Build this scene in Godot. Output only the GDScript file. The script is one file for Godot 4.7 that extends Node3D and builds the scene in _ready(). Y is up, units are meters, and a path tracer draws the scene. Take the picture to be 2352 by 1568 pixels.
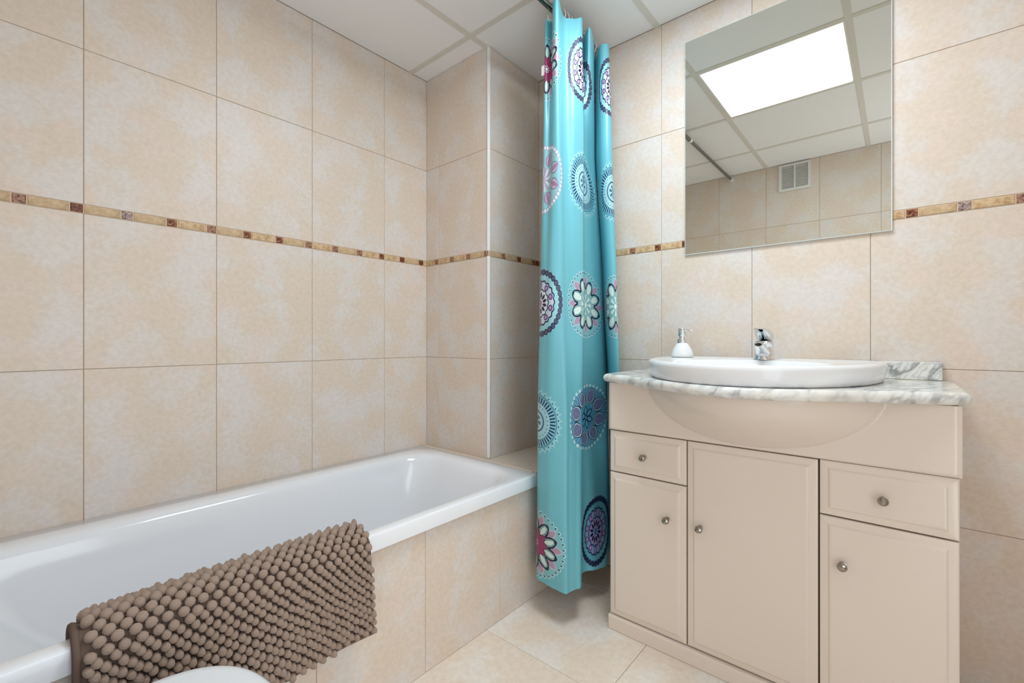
extends Node3D

const FLOOR := -0.02
const CEIL := 2.276
const ROOM_W := 2.45
const ROOM_D := 2.05
const TW := 0.337
const TUB_Y := 0.464
const DOOR_Z0 := 1.15
const DOOR_H := 2.06
const W_PX := 2352.0
const H_PX := 1568.0

var rng := RandomNumberGenerator.new()
var taken := {}
var mesh_cache := {}
var sg := 0
var M := {}
var tile_mats: Array = []
var floor_mats: Array = []
var beige_mats: Array = []
var brown_mats: Array = []

# ---------------------------------------------------------------- naming
func numbered(called: String) -> String:
	if not taken.has(called):
		taken[called] = 0
		return called
	taken[called] += 1
	return "%s_%03d" % [called, taken[called]]

func thing(called: String, label: String, category: String, at := Vector3.ZERO, group := "") -> Node3D:
	var o := Node3D.new()
	o.name = numbered(called)
	add_child(o)
	o.position = at
	o.set_meta("label", label)
	o.set_meta("category", category)
	if group != "":
		o.set_meta("group", group)
	return o

func part(called: String, mesh: Mesh, mat: Material, parent: Node, at := Vector3.ZERO) -> MeshInstance3D:
	var o := MeshInstance3D.new()
	o.name = called
	o.mesh = mesh
	if mat:
		o.material_override = mat
	o.position = at
	parent.add_child(o, true)
	return o

func structure(called: String, mesh: Mesh, mat: Material, label: String, category := "wall") -> MeshInstance3D:
	var o := part(called, mesh, mat, self)
	o.set_meta("kind", "structure")
	o.set_meta("label", label)
	o.set_meta("category", category)
	return o

# ---------------------------------------------------------------- mesh helpers
func begin() -> SurfaceTool:
	var st := SurfaceTool.new()
	st.begin(Mesh.PRIMITIVE_TRIANGLES)
	sg = 0
	st.set_smooth_group(0)
	return st

func next_group(st: SurfaceTool) -> void:
	sg += 1
	st.set_smooth_group(sg)

func finish(st: SurfaceTool) -> ArrayMesh:
	st.generate_normals()
	st.index()
	return st.commit()

func vtx(st: SurfaceTool, p: Vector3, uv: Vector2) -> void:
	st.set_uv(uv)
	st.add_vertex(p)

# a, b, c, d counter-clockwise seen from outside; written clockwise for the engine
func quad(st: SurfaceTool, a: Vector3, b: Vector3, c: Vector3, d: Vector3, ua := Vector2(0, 0), ub := Vector2(1, 0), uc := Vector2(1, 1), ud := Vector2(0, 1)) -> void:
	if a != b and b != c and a != c:
		vtx(st, a, ua); vtx(st, c, uc); vtx(st, b, ub)
	if a != d and d != c and a != c:
		vtx(st, a, ua); vtx(st, d, ud); vtx(st, c, uc)

func box(st: SurfaceTool, lo: Vector3, hi: Vector3) -> void:
	var x0 := lo.x; var y0 := lo.y; var z0 := lo.z
	var x1 := hi.x; var y1 := hi.y; var z1 := hi.z
	next_group(st); quad(st, Vector3(x0, y0, z1), Vector3(x1, y0, z1), Vector3(x1, y1, z1), Vector3(x0, y1, z1))
	next_group(st); quad(st, Vector3(x1, y0, z0), Vector3(x0, y0, z0), Vector3(x0, y1, z0), Vector3(x1, y1, z0))
	next_group(st); quad(st, Vector3(x1, y0, z1), Vector3(x1, y0, z0), Vector3(x1, y1, z0), Vector3(x1, y1, z1))
	next_group(st); quad(st, Vector3(x0, y0, z0), Vector3(x0, y0, z1), Vector3(x0, y1, z1), Vector3(x0, y1, z0))
	next_group(st); quad(st, Vector3(x0, y1, z1), Vector3(x1, y1, z1), Vector3(x1, y1, z0), Vector3(x0, y1, z0))
	next_group(st); quad(st, Vector3(x0, y0, z0), Vector3(x1, y0, z0), Vector3(x1, y0, z1), Vector3(x0, y0, z1))

# nested rectangles in the XY plane: rings of (inset, z); uv over the outer rectangle
func nested(st: SurfaceTool, x0: float, y0: float, x1: float, y1: float, rings: Array, flip := Vector2(0, 0), uvr := Rect2(0, 0, 1, 1)) -> void:
	var corner := func(r: Vector2, k: int) -> Vector3:
		var i := r.x
		match k:
			0: return Vector3(x0 + i, y0 + i, r.y)
			1: return Vector3(x1 - i, y0 + i, r.y)
			2: return Vector3(x1 - i, y1 - i, r.y)
		return Vector3(x0 + i, y1 - i, r.y)
	var uvof := func(p: Vector3) -> Vector2:
		var u := (p.x - x0) / (x1 - x0)
		var v := 1.0 - (p.y - y0) / (y1 - y0)
		u = uvr.position.x + u * uvr.size.x
		v = uvr.position.y + v * uvr.size.y
		if flip.x > 0.5: u = 1.0 - u
		if flip.y > 0.5: v = 1.0 - v
		return Vector2(u, v)
	for k in 4:
		next_group(st)
		var l := (k + 1) % 4
		for n in rings.size() - 1:
			var a: Vector3 = corner.call(rings[n], k)
			var b: Vector3 = corner.call(rings[n], l)
			var c: Vector3 = corner.call(rings[n + 1], l)
			var d: Vector3 = corner.call(rings[n + 1], k)
			quad(st, a, b, c, d, uvof.call(a), uvof.call(b), uvof.call(c), uvof.call(d))
	next_group(st)
	var q: Array = []
	for k in 4:
		q.append(corner.call(rings[-1], k))
	quad(st, q[0], q[1], q[2], q[3], uvof.call(q[0]), uvof.call(q[1]), uvof.call(q[2]), uvof.call(q[3]))

# closed rings of equal length, joined one to the next; counter-clockwise seen from above and rising
func loft(st: SurfaceTool, rings: Array, closed := true, sharp := 40.0) -> void:
	next_group(st)
	for n in rings.size() - 1:
		var a: PackedVector3Array = rings[n]
		var b: PackedVector3Array = rings[n + 1]
		if n > 0:
			var p: PackedVector3Array = rings[n - 1]
			var k := 0
			var d0 := (a[k] - p[k]).normalized()
			var d1 := (b[k] - a[k]).normalized()
			if rad_to_deg(acos(clampf(d0.dot(d1), -1, 1))) > sharp:
				next_group(st)
		var m := a.size()
		for i in (m if closed else m - 1):
			var j := (i + 1) % m
			var u0 := float(i) / m
			var u1 := float(i + 1) / m
			var v0 := float(n) / (rings.size() - 1)
			var v1 := float(n + 1) / (rings.size() - 1)
			quad(st, a[i], a[j], b[j], b[i], Vector2(u0, v0), Vector2(u1, v0), Vector2(u1, v1), Vector2(u0, v1))

func cap(st: SurfaceTool, ring: PackedVector3Array, up: bool) -> void:
	next_group(st)
	var c := Vector3.ZERO
	for p in ring:
		c += p
	c /= ring.size()
	for i in ring.size():
		var j := (i + 1) % ring.size()
		if up:
			quad(st, ring[i], ring[j], c, c)
		else:
			quad(st, ring[j], ring[i], c, c)

func circle(c: Vector3, r: float, n := 24, rz := -1.0) -> PackedVector3Array:
	var out := PackedVector3Array()
	for i in n:
		var t := -TAU * i / n
		out.append(c + Vector3(cos(t) * r, 0, sin(t) * (r if rz < 0 else rz)))
	return out

# profile of (radius, height) from bottom to top, round the y axis
func lathe(st: SurfaceTool, profile: Array, n := 32, at := Vector3.ZERO) -> void:
	var rings: Array = []
	for p: Vector2 in profile:
		rings.append(circle(at + Vector3(0, p.y, 0), maxf(p.x, 0.00001), n))
	loft(st, rings)

func rounded_rect(x0: float, z0: float, x1: float, z1: float, r: float, y: float, k := 10) -> PackedVector3Array:
	var out := PackedVector3Array()
	var cs := [Vector2(x1 - r, z0 + r), Vector2(x0 + r, z0 + r), Vector2(x0 + r, z1 - r), Vector2(x1 - r, z1 - r)]
	for q in 4:
		for i in k + 1:
			var t := -(q * PI / 2 + i * PI / 2 / k)
			out.append(Vector3(cs[q].x + r * cos(t), y, cs[q].y + r * sin(t)))
	return out

# a tube through points
func tube(st: SurfaceTool, pts: PackedVector3Array, r: float, n := 12, caps := true, closed := false) -> void:
	var rings: Array = []
	var m := pts.size()
	var side := Vector3.ZERO
	for i in m:
		var t: Vector3
		if closed:
			t = (pts[(i + 1) % m] - pts[(i - 1 + m) % m]).normalized()
		else:
			t = (pts[mini(i + 1, m - 1)] - pts[maxi(i - 1, 0)]).normalized()
		if side == Vector3.ZERO:
			side = t.cross(Vector3.UP if absf(t.y) < 0.9 else Vector3.RIGHT).normalized()
		side = (side - t * side.dot(t)).normalized()
		var up := side.cross(t)
		var ring := PackedVector3Array()
		for k in n:
			var a := TAU * k / n
			ring.append(pts[i] - side * cos(a) * r + up * sin(a) * r)
		rings.append(ring)
	if closed:
		rings.append(rings[0])
	loft(st, rings, true, 75.0)
	if caps and not closed:
		cap(st, rings[-1], true)
		cap(st, rings[0], false)

func ball(st: SurfaceTool, c: Vector3, r: Vector3, axis := Vector3.UP, n := 8, m := 6) -> void:
	var b := Basis.IDENTITY
	if absf(axis.y) < 0.9999:
		b = Basis(Quaternion(Vector3.UP, axis.normalized()))
	var rings: Array = []
	for i in m + 1:
		var t := PI * i / m - PI / 2
		var ring := PackedVector3Array()
		for k in n:
			var a := -TAU * k / n
			ring.append(c + b * Vector3(cos(t) * cos(a) * r.x, sin(t) * r.y, cos(t) * sin(a) * r.z))
		rings.append(ring)
	loft(st, rings, true, 170.0)

func xform(m: ArrayMesh, t: Transform3D) -> ArrayMesh:
	var st := SurfaceTool.new()
	st.append_from(m, 0, t)
	return st.commit()

# ---------------------------------------------------------------- materials
func mat(c: Color, rough := 0.5, metal := 0.0, spec := 0.5) -> StandardMaterial3D:
	var m := StandardMaterial3D.new()
	m.albedo_color = c
	m.roughness = rough
	m.metallic = metal
	m.metallic_specular = spec
	return m

func noise_bytes(w: int, h: int, sd: int, freq: float, oct: int, stretch := Vector2(1, 1), warp := 0.0) -> PackedByteArray:
	var n := FastNoiseLite.new()
	n.seed = sd
	n.noise_type = FastNoiseLite.TYPE_SIMPLEX_SMOOTH
	n.frequency = freq
	n.fractal_octaves = oct
	if warp > 0.0:
		n.domain_warp_enabled = true
		n.domain_warp_amplitude = warp
		n.domain_warp_frequency = freq * 0.7
	var iw := int(w / stretch.x)
	var ih := int(h / stretch.y)
	var img := n.get_image(iw, ih, false, false, true)
	if iw != w or ih != h:
		img.resize(w, h, Image.INTERPOLATE_CUBIC)
	return img.get_data()

func tex(img: Image) -> ImageTexture:
	img.generate_mipmaps()
	return ImageTexture.create_from_image(img)

# glazed stone-look tile: warm and pale clouds, pinkish veils, fine fibres
func stone_tile(w: int, h: int, sd: int, warm: Color, pale: Color, pink: Color) -> StandardMaterial3D:
	var a := noise_bytes(w, h, sd, 0.0052, 4, Vector2(1, 1), 30.0)
	var b := noise_bytes(w, h, sd + 11, 0.0085, 3, Vector2(1, 1), 40.0)
	var c := noise_bytes(w, h, sd + 23, 0.055, 3, Vector2(1, 1), 14.0)
	var d := noise_bytes(w, h, sd + 37, 0.16, 2, Vector2(2, 1))
	var e := noise_bytes(w, h, sd + 51, 0.014, 3, Vector2(1, 1), 60.0)
	var out := PackedByteArray()
	out.resize(w * h * 3)
	for i in w * h:
		var t := smoothstep(0.26, 0.82, a[i] / 255.0 + (c[i] - 128) / 255.0 * 0.22)
		var p := smoothstep(0.5, 0.95, b[i] / 255.0) * 0.75
		var g := 1.0 + (c[i] - 128) / 255.0 * 0.045 + (d[i] - 128) / 255.0 * 0.03
		var line := absf(e[i] / 255.0 - 0.5)
		g -= 0.028 * (1.0 - smoothstep(0.0, 0.012, line))
		var col := warm.lerp(pale, t).lerp(pink, p) * g
		out[i * 3] = clampi(int(col.r * 255), 0, 255)
		out[i * 3 + 1] = clampi(int(col.g * 255), 0, 255)
		out[i * 3 + 2] = clampi(int(col.b * 255), 0, 255)
	var img := Image.create_from_data(w, h, false, Image.FORMAT_RGB8, out)
	var m := mat(Color.WHITE, 0.42, 0.0, 0.45)
	m.albedo_texture = tex(img)
	return m

func rich_stone(w: int, h: int, sd: int, cols: Array, freq: float, rough: float, relief := 0.0) -> StandardMaterial3D:
	var a := noise_bytes(w, h, sd, freq, 4, Vector2(1, 1), 20.0)
	var b := noise_bytes(w, h, sd + 5, freq * 2.3, 3)
	var out := PackedByteArray()
	out.resize(w * h * 3)
	for i in w * h:
		var t := clampf(a[i] / 255.0 * 0.75 + b[i] / 255.0 * 0.25, 0.0, 0.999)
		t = clampf((t - 0.18) / 0.64, 0, 0.999) * (cols.size() - 1)
		var k := int(t)
		var c0: Color = cols[k]
		var c1: Color = cols[k + 1]
		var col := c0.lerp(c1, t - k)
		out[i * 3] = int(col.r * 255)
		out[i * 3 + 1] = int(col.g * 255)
		out[i * 3 + 2] = int(col.b * 255)
	var m := mat(Color.WHITE, rough)
	m.albedo_texture = tex(Image.create_from_data(w, h, false, Image.FORMAT_RGB8, out))
	if relief > 0.0:
		var hi := Image.create_from_data(w, h, false, Image.FORMAT_L8, b)
		hi.convert(Image.FORMAT_RGBA8)
		hi.bump_map_to_normal_map(relief)
		m.normal_enabled = true
		m.normal_texture = tex(hi)
	return m

func marble() -> StandardMaterial3D:
	var n := 768
	var f := FastNoiseLite.new()
	f.seed = 71
	f.frequency = 0.016
	f.fractal_octaves = 4
	f.domain_warp_enabled = true
	f.domain_warp_amplitude = 18.0
	f.domain_warp_frequency = 0.012
	var f2 := FastNoiseLite.new()
	f2.seed = 72
	f2.frequency = 0.042
	f2.fractal_octaves = 3
	var f3 := FastNoiseLite.new()
	f3.seed = 75
	f3.frequency = 0.006
	f3.fractal_octaves = 2
	var img := Image.create(n, n, false, Image.FORMAT_RGB8)
	for y in n:
		for x in n:
			# veins lean to the left, drawn out along their own direction
			var u := x * 0.80 + y * 0.60
			var w := (-x * 0.60 + y * 0.80) * 0.42
			var a := f.get_noise_2d(u, w)
			var b := f2.get_noise_2d(u, w)
			var c := f3.get_noise_2d(x, y)
			var band := smoothstep(-0.5, 0.25, c)
			var k := pow(1.0 - smoothstep(0.0, 0.26, absf(a)), 1.6) * (0.30 + 0.70 * band)
			k += pow(1.0 - smoothstep(0.0, 0.30, absf(b - 0.08)), 2.0) * 0.40 * band
			k = clampf(k * 0.9 + 0.10 * b, 0, 1)
			var col := Color(0.925, 0.922, 0.91).lerp(Color(0.47, 0.48, 0.495), k * 0.72)
			col = col.lerp(Color(0.90, 0.84, 0.72), 0.28 * smoothstep(0.05, 0.45, -c))
			img.set_pixel(x, y, col)
	var m := mat(Color.WHITE, 0.16, 0.0, 0.5)
	m.albedo_texture = tex(img)
	m.uv1_triplanar = true
	m.uv1_world_triplanar = true
	m.uv1_scale = Vector3(1, 1, 1)
	m.uv1_offset = Vector3(-1.0, 0.40, 0.0)
	return m

func noise_normal(freq: float, strength: float, scale: float, m: StandardMaterial3D, sd := 5) -> void:
	var b := noise_bytes(256, 256, sd, freq, 3)
	var img := Image.create_from_data(256, 256, false, Image.FORMAT_L8, b)
	img.convert(Image.FORMAT_RGBA8)
	img.bump_map_to_normal_map(strength)
	m.normal_enabled = true
	m.normal_texture = tex(img)
	m.uv1_triplanar = true
	m.uv1_scale = Vector3(scale, scale, scale)

func make_materials() -> void:
	var warm := Color(0.885, 0.818, 0.752)
	var pale := Color(0.885, 0.85, 0.822)
	var pink := Color(0.90, 0.826, 0.775)
	for k in 4:
		tile_mats.append(stone_tile(300, 400, 100 + k * 131, warm, pale, pink))
	for k in 2:
		floor_mats.append(stone_tile(300, 300, 900 + k * 77, Color(0.925, 0.862, 0.795), Color(0.93, 0.90, 0.865), Color(0.925, 0.86, 0.80)))
	for k in 2:
		beige_mats.append(rich_stone(96, 32, 400 + k, [Color(0.72, 0.58, 0.43), Color(0.80, 0.665, 0.50), Color(0.835, 0.71, 0.55), Color(0.87, 0.76, 0.61)], 0.03, 0.5))
	beige_mats.append(rich_stone(96, 32, 412, [Color(0.73, 0.61, 0.46), Color(0.78, 0.665, 0.51), Color(0.82, 0.70, 0.55), Color(0.86, 0.745, 0.61)], 0.03, 0.5))
	brown_mats.append(rich_stone(40, 40, 501, [Color(0.16, 0.06, 0.05), Color(0.42, 0.20, 0.13), Color(0.62, 0.38, 0.2), Color(0.75, 0.6, 0.5)], 0.06, 0.4))
	brown_mats.append(rich_stone(40, 40, 502, [Color(0.3, 0.18, 0.14), Color(0.52, 0.35, 0.27), Color(0.66, 0.47, 0.38), Color(0.74, 0.62, 0.52)], 0.06, 0.4))
	brown_mats.append(rich_stone(40, 40, 503, [Color(0.22, 0.12, 0.11), Color(0.38, 0.2, 0.15), Color(0.5, 0.24, 0.13), Color(0.7, 0.4, 0.2)], 0.08, 0.4))
	brown_mats.append(rich_stone(40, 40, 507, [Color(0.25, 0.16, 0.16), Color(0.5, 0.38, 0.34), Color(0.72, 0.64, 0.62), Color(0.85, 0.8, 0.78)], 0.09, 0.4))
	M.grout = mat(Color(0.70, 0.61, 0.51), 0.9)
	M.floor_grout = mat(Color(0.46, 0.41, 0.35), 0.9)
	M.border_grout = mat(Color(0.86, 0.77, 0.66), 0.85)
	M.ceiling = mat(Color(0.97, 0.965, 0.96), 0.9, 0.0, 0.3)
	M.tbar = mat(Color(0.88, 0.86, 0.82), 0.5)
	M.enamel = mat(Color(0.95, 0.955, 0.97), 0.14, 0.0, 0.5)
	M.enamel.clearcoat_enabled = true
	M.enamel.clearcoat = 0.5
	M.enamel.clearcoat_roughness = 0.08
	M.ceramic = mat(Color(0.925, 0.925, 0.93), 0.14, 0.0, 0.5)
	M.caulk = mat(Color(0.86, 0.80, 0.73), 0.6)
	M.trim = mat(Color(0.93, 0.92, 0.91), 0.35)
	M.lacquer = mat(Color(0.905, 0.85, 0.80), 0.2, 0.0, 0.5)
	M.lacquer.clearcoat_enabled = true
	M.lacquer.clearcoat = 0.3
	M.lacquer.clearcoat_roughness = 0.12
	M.carcass = mat(Color(0.42, 0.36, 0.30), 0.7)
	M.marble = marble()
	M.chrome = mat(Color(0.90, 0.91, 0.92), 0.06, 1.0)
	M.chrome_dark = mat(Color(0.03, 0.03, 0.035), 0.5)
	M.knob = mat(Color(0.62, 0.60, 0.57), 0.08, 1.0)
	M.rod = mat(Color(0.55, 0.57, 0.56), 0.18, 1.0)
	M.mirror = mat(Color(0.885, 0.885, 0.855), 0.0, 1.0)
	M.mirror_edge = mat(Color(0.92, 0.945, 0.935), 0.12, 0.0, 0.6)
	M.plastic = mat(Color(0.90, 0.895, 0.88), 0.35)
	M.bottle = mat(Color(0.93, 0.935, 0.94), 0.18)
	M.mat_base = mat(Color(0.44, 0.37, 0.33), 0.95, 0.0, 0.1)
	M.pile = mat(Color(0.635, 0.555, 0.50), 1.0, 0.0, 0.1)
	noise_normal(0.12, 3.0, 14.0, M.pile)
	M.pile.rim_enabled = true
	M.pile.rim = 0.5
	M.tag = mat(Color(0.92, 0.9, 0.9), 0.8)
	M.vent_dark = mat(Color(0.78, 0.77, 0.74), 0.9)
	M.lamp = mat(Color(0.95, 0.95, 0.95), 0.5)
	M.lamp.emission_enabled = true
	M.lamp.emission = Color(1.0, 0.985, 0.96)
	M.lamp.emission_energy_multiplier = 2.0

# ---------------------------------------------------------------- tiles
func tile_mesh(w: float, h: float, variant: int, flip: Vector2, uvr: Rect2) -> ArrayMesh:
	var key := "%.4f %.4f %d %s %s" % [w, h, variant, flip, uvr]
	if not mesh_cache.has(key):
		var st := begin()
		var g := 0.0007
		nested(st, g, g, w - g, h - g, [Vector2(0, -0.008), Vector2(0, -0.0012), Vector2(0.0005, -0.0004), Vector2(0.0013, 0.0)], flip, uvr)
		mesh_cache[key] = finish(st)
	return mesh_cache[key]

func add_tile(parent: Node, u: float, v: float, w: float, h: float, uvr := Rect2(0, 0, 1, 1), mats: Array = []) -> void:
	var pool := tile_mats if mats.is_empty() else mats
	var k := rng.randi() % pool.size()
	var flip := Vector2(rng.randi() % 2, rng.randi() % 2)
	part("tile", tile_mesh(w, h, k, flip, uvr), pool[k], parent, Vector3(u, v, 0))

func border_piece(parent: Node, u: float, v: float, w: float, h: float, brown: bool) -> void:
	var key := "border %.4f %.4f" % [w, h]
	if not mesh_cache.has(key):
		var st := begin()
		nested(st, 0, 0, w, h, [Vector2(0, -0.006), Vector2(0, 0.0004), Vector2(0.0008, 0.0014), Vector2(0.0022, 0.0018)], Vector2.ZERO, Rect2(0, 0, clampf(w / 0.083, 0.2, 1.0) if not brown else 1.0, 1))
		mesh_cache[key] = finish(st)
	var pool := brown_mats if brown else beige_mats
	part("mosaic_piece" if brown else "border_piece", mesh_cache[key], pool[rng.randi() % pool.size()], parent, Vector3(u, v, 0))

const ROWS := [[-0.02, 0.45], [0.45, 0.90], [0.90, 1.3522], [1.3788, 1.8288], [1.8288, 2.2778]]

# wall in its own frame: x along it, y up, z into the room; joints are the tile edges
func tiled_wall(called: String, label: String, basis_x: Vector3, origin: Vector3, length: float, joints: Array, first_row := 0, thick := 0.1) -> MeshInstance3D:
	var normal := basis_x.cross(Vector3.UP)
	var st := begin()
	box(st, Vector3(-thick * 0.0, FLOOR, -thick), Vector3(length, CEIL + 0.029, -0.0022))
	var w := structure(called, finish(st), M.grout, label)
	w.transform = Transform3D(Basis(basis_x, Vector3.UP, normal), origin)
	for i in joints.size() - 1:
		var u0: float = joints[i]
		var u1: float = joints[i + 1]
		for r in range(first_row, ROWS.size()):
			var frac := Rect2(0, 0, (u1 - u0) / TW, 1)
			if i == 0 and u1 - u0 < TW - 0.01:
				frac = Rect2(1.0 - (u1 - u0) / TW, 0, (u1 - u0) / TW, 1)
			add_tile(w, u0, ROWS[r][0], u1 - u0, ROWS[r][1] - ROWS[r][0], frac)
	# the border strip between rows two and three: light bed, long beige pieces and small brown squares
	var sb := begin()
	box(sb, Vector3(0, 1.3522, -0.005), Vector3(length, 1.3788, -0.0002))
	part("border_bed", finish(sb), M.border_grout, w)
	for i in joints.size() - 1:
		var lo: float = joints[i]
		var hi: float = joints[i + 1]
		for k in 3:
			var e := hi - TW + k * TW / 3.0
			var a0 := maxf(e + 0.0012, lo + 0.001)
			var a1 := e + 0.0815
			if a1 - a0 > 0.006:
				border_piece(w, a0, 1.3538, a1 - a0, 0.0236, false)
			var b0 := maxf(e + 0.0845, lo + 0.001)
			var b1 := e + 0.1108
			if b1 - b0 > 0.004:
				border_piece(w, b0, 1.3538, b1 - b0, 0.0236, true)
	return w

func steps(first: float, last: float, at: float) -> Array:
	# joints every TW that pass through "at", between first and last
	var out: Array = [first]
	var k := at - floorf((at - first) / TW) * TW
	while k < last - 0.004:
		if k > first + 0.004:
			out.append(k)
		k += TW
	out.append(last)
	return out

func build_shell() -> void:
	# floor
	var st := begin()
	box(st, Vector3(-0.1, FLOOR - 0.12, -0.1), Vector3(ROOM_W + 0.1, FLOOR - 0.002, ROOM_D + 0.1))
	var fl := structure("floor", finish(st), M.floor_grout, "floor of square cream stone-look tiles", "floor")
	var holder := Basis(Vector3.RIGHT, Vector3(0, 0, -1), Vector3.UP)
	var xs := [0.704, 1.166, 1.621, 2.076, ROOM_W]
	var zs := [0.0, 0.198, 0.6745, 1.151, 1.6275, ROOM_D]
	for i in xs.size() - 1:
		for j in zs.size() - 1:
			var w: float = xs[i + 1] - xs[i]
			var h: float = zs[j + 1] - zs[j]
			var k := rng.randi() % 2
			var t := part("tile", tile_mesh(w, h, 100 + k, Vector2(rng.randi() % 2, rng.randi() % 2), Rect2(0, 0, w / 0.4765, h / 0.4765)), floor_mats[k], fl)
			t.transform = Transform3D(holder, Vector3(xs[i], FLOOR, zs[j + 1]))
	# ceiling: grid of lay-in tiles on T-bars
	st = begin()
	box(st, Vector3(-0.1, CEIL + 0.03, -0.1), Vector3(ROOM_W + 0.1, CEIL + 0.12, ROOM_D + 0.1))
	var ce := structure("ceiling", finish(st), M.ceiling, "suspended ceiling of white square panels in a cream grid", "ceiling")
	var cx := [0.0, 0.413, 1.04, 1.645, 2.25, ROOM_W]
	var cz := [0.0, 0.463, 1.045, 1.645, ROOM_D]
	for i in cx.size() - 1:
		for j in cz.size() - 1:
			if (i == 2 and j == 1) or (i == 0 and j > 1):
				continue
			st = begin()
			var lo := Vector3(cx[i] + 0.001, CEIL + 0.002, cz[j] + 0.001)
			var hi := Vector3(cx[i + 1] - 0.001, CEIL + 0.028, (ROOM_D if i == 0 and j == 1 else cz[j + 1]) - 0.001)
			box(st, lo, hi)
			part("ceiling_panel", finish(st), M.ceiling, ce)
	for i in range(1, cx.size() - 1):
		st = begin()
		box(st, Vector3(cx[i] - 0.0125, CEIL - 0.0005, 0.0), Vector3(cx[i] + 0.0125, CEIL + 0.0019, ROOM_D))
		part("grid_bar", finish(st), M.tbar, ce)
	for j in range(1, cz.size() - 1):
		for i in range(0 if j == 1 else 1, cx.size() - 1):
			st = begin()
			box(st, Vector3(cx[i] + (0.0127 if i > 0 else 0.0), CEIL - 0.0004, cz[j] - 0.0125), Vector3(cx[i + 1] - (0.0127 if i < cx.size() - 2 else 0.0), CEIL + 0.0019, cz[j] + 0.0125))
			part("grid_bar", finish(st), M.tbar, ce)
	# walls
	tiled_wall("wall_left", "long tiled wall behind the bathtub with a mosaic border", Vector3(0, 0, -1), Vector3(0, 0, ROOM_D), ROOM_D, steps(0, ROOM_D, ROOM_D - 1.621), 0)
	tiled_wall("wall_back", "tiled wall with the mirror and vanity, mosaic border", Vector3.RIGHT, Vector3.ZERO, ROOM_W, steps(0, ROOM_W, 1.057))
	tiled_wall("wall_front", "tiled wall seen only in the mirror, with an air vent", Vector3.LEFT, Vector3(ROOM_W, 0, ROOM_D), ROOM_W, steps(0, ROOM_W, ROOM_W - 1.036))
	tiled_wall("wall_right", "plain tiled wall at the right end of the room", Vector3(0, 0, 1), Vector3(ROOM_W, 0, 0), DOOR_Z0, steps(0, DOOR_Z0, 0.3))
	build_doorway()
	tiled_wall("wall_pillar_front", "narrow tiled face of the boxed pillar above the tub end", Vector3.RIGHT, Vector3(0.001, 0, 0.366), 0.4255, [0.0, 0.0898, 0.4255], 1, 0.35)
	tiled_wall("wall_pillar_side", "shaded tiled side of the boxed pillar facing the curtain", Vector3(0, 0, -1), Vector3(0.428, 0, 0.3645), 0.3635, [0.0, 0.3355, 0.3635], 1, 0.05)
	# cream corner profile on the pillar edge
	st = begin()
	var rings: Array = []
	for y in [0.466, 2.2755]:
		var ring := PackedVector3Array()
		for k in 7:
			var t := PI / 2 * k / 6
			ring.append(Vector3(0.4185 + 0.0115 * cos(t), y, 0.3565 + 0.0115 * sin(t)))
		ring.append(Vector3(0.4185, y, 0.3565))
		ring.reverse()
		rings.append(ring)
	loft(st, rings, true, 80.0)
	cap(st, rings[1], true)
	structure("trim_1", finish(st), M.trim, "pale rounded corner trim down the pillar edge", "trim")
	# tiled front under the bathtub
	st = begin()
	box(st, Vector3(0, FLOOR, -0.018), Vector3(ROOM_D, 0.412, -0.0022))
	var tf := structure("wall_bath_front", finish(st), M.grout, "beige tiled panel under the front edge of the bathtub")
	tf.transform = Transform3D(Basis(Vector3(0, 0, -1), Vector3.UP, Vector3.RIGHT), Vector3(0.712, 0, ROOM_D))
	var pj := steps(0, ROOM_D, ROOM_D - 0.942)
	for i in pj.size() - 1:
		var uu: float = pj[i + 1] - pj[i]
		add_tile(tf, pj[i], FLOOR, uu, 0.412 - FLOOR, Rect2(0, 0, uu / TW, 0.97))
	# tiled ledge between the tub end and the wall
	st = begin()
	box(st, Vector3(0.430, 0.40, 0.001), Vector3(0.709, 0.4525, 0.401))
	var lg := structure("wall_ledge", finish(st), M.grout, "tiled ledge between the tub end and the back wall", "ledge")
	var tl := part("tile", tile_mesh(0.282, 0.399, 1, Vector2.ZERO, Rect2(0, 0, 0.84, 0.9)), tile_mats[1], lg)
	tl.transform = Transform3D(holder, Vector3(0.4295, 0.461, 0.4005))
	st = begin()
	box(st, Vector3(0, 0.4125, 0.002), Vector3(0.0075, 0.4525, 0.401))
	part("tile_edge", finish(st), tile_mats[0], lg, Vector3(0.7045, 0, 0))

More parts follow.
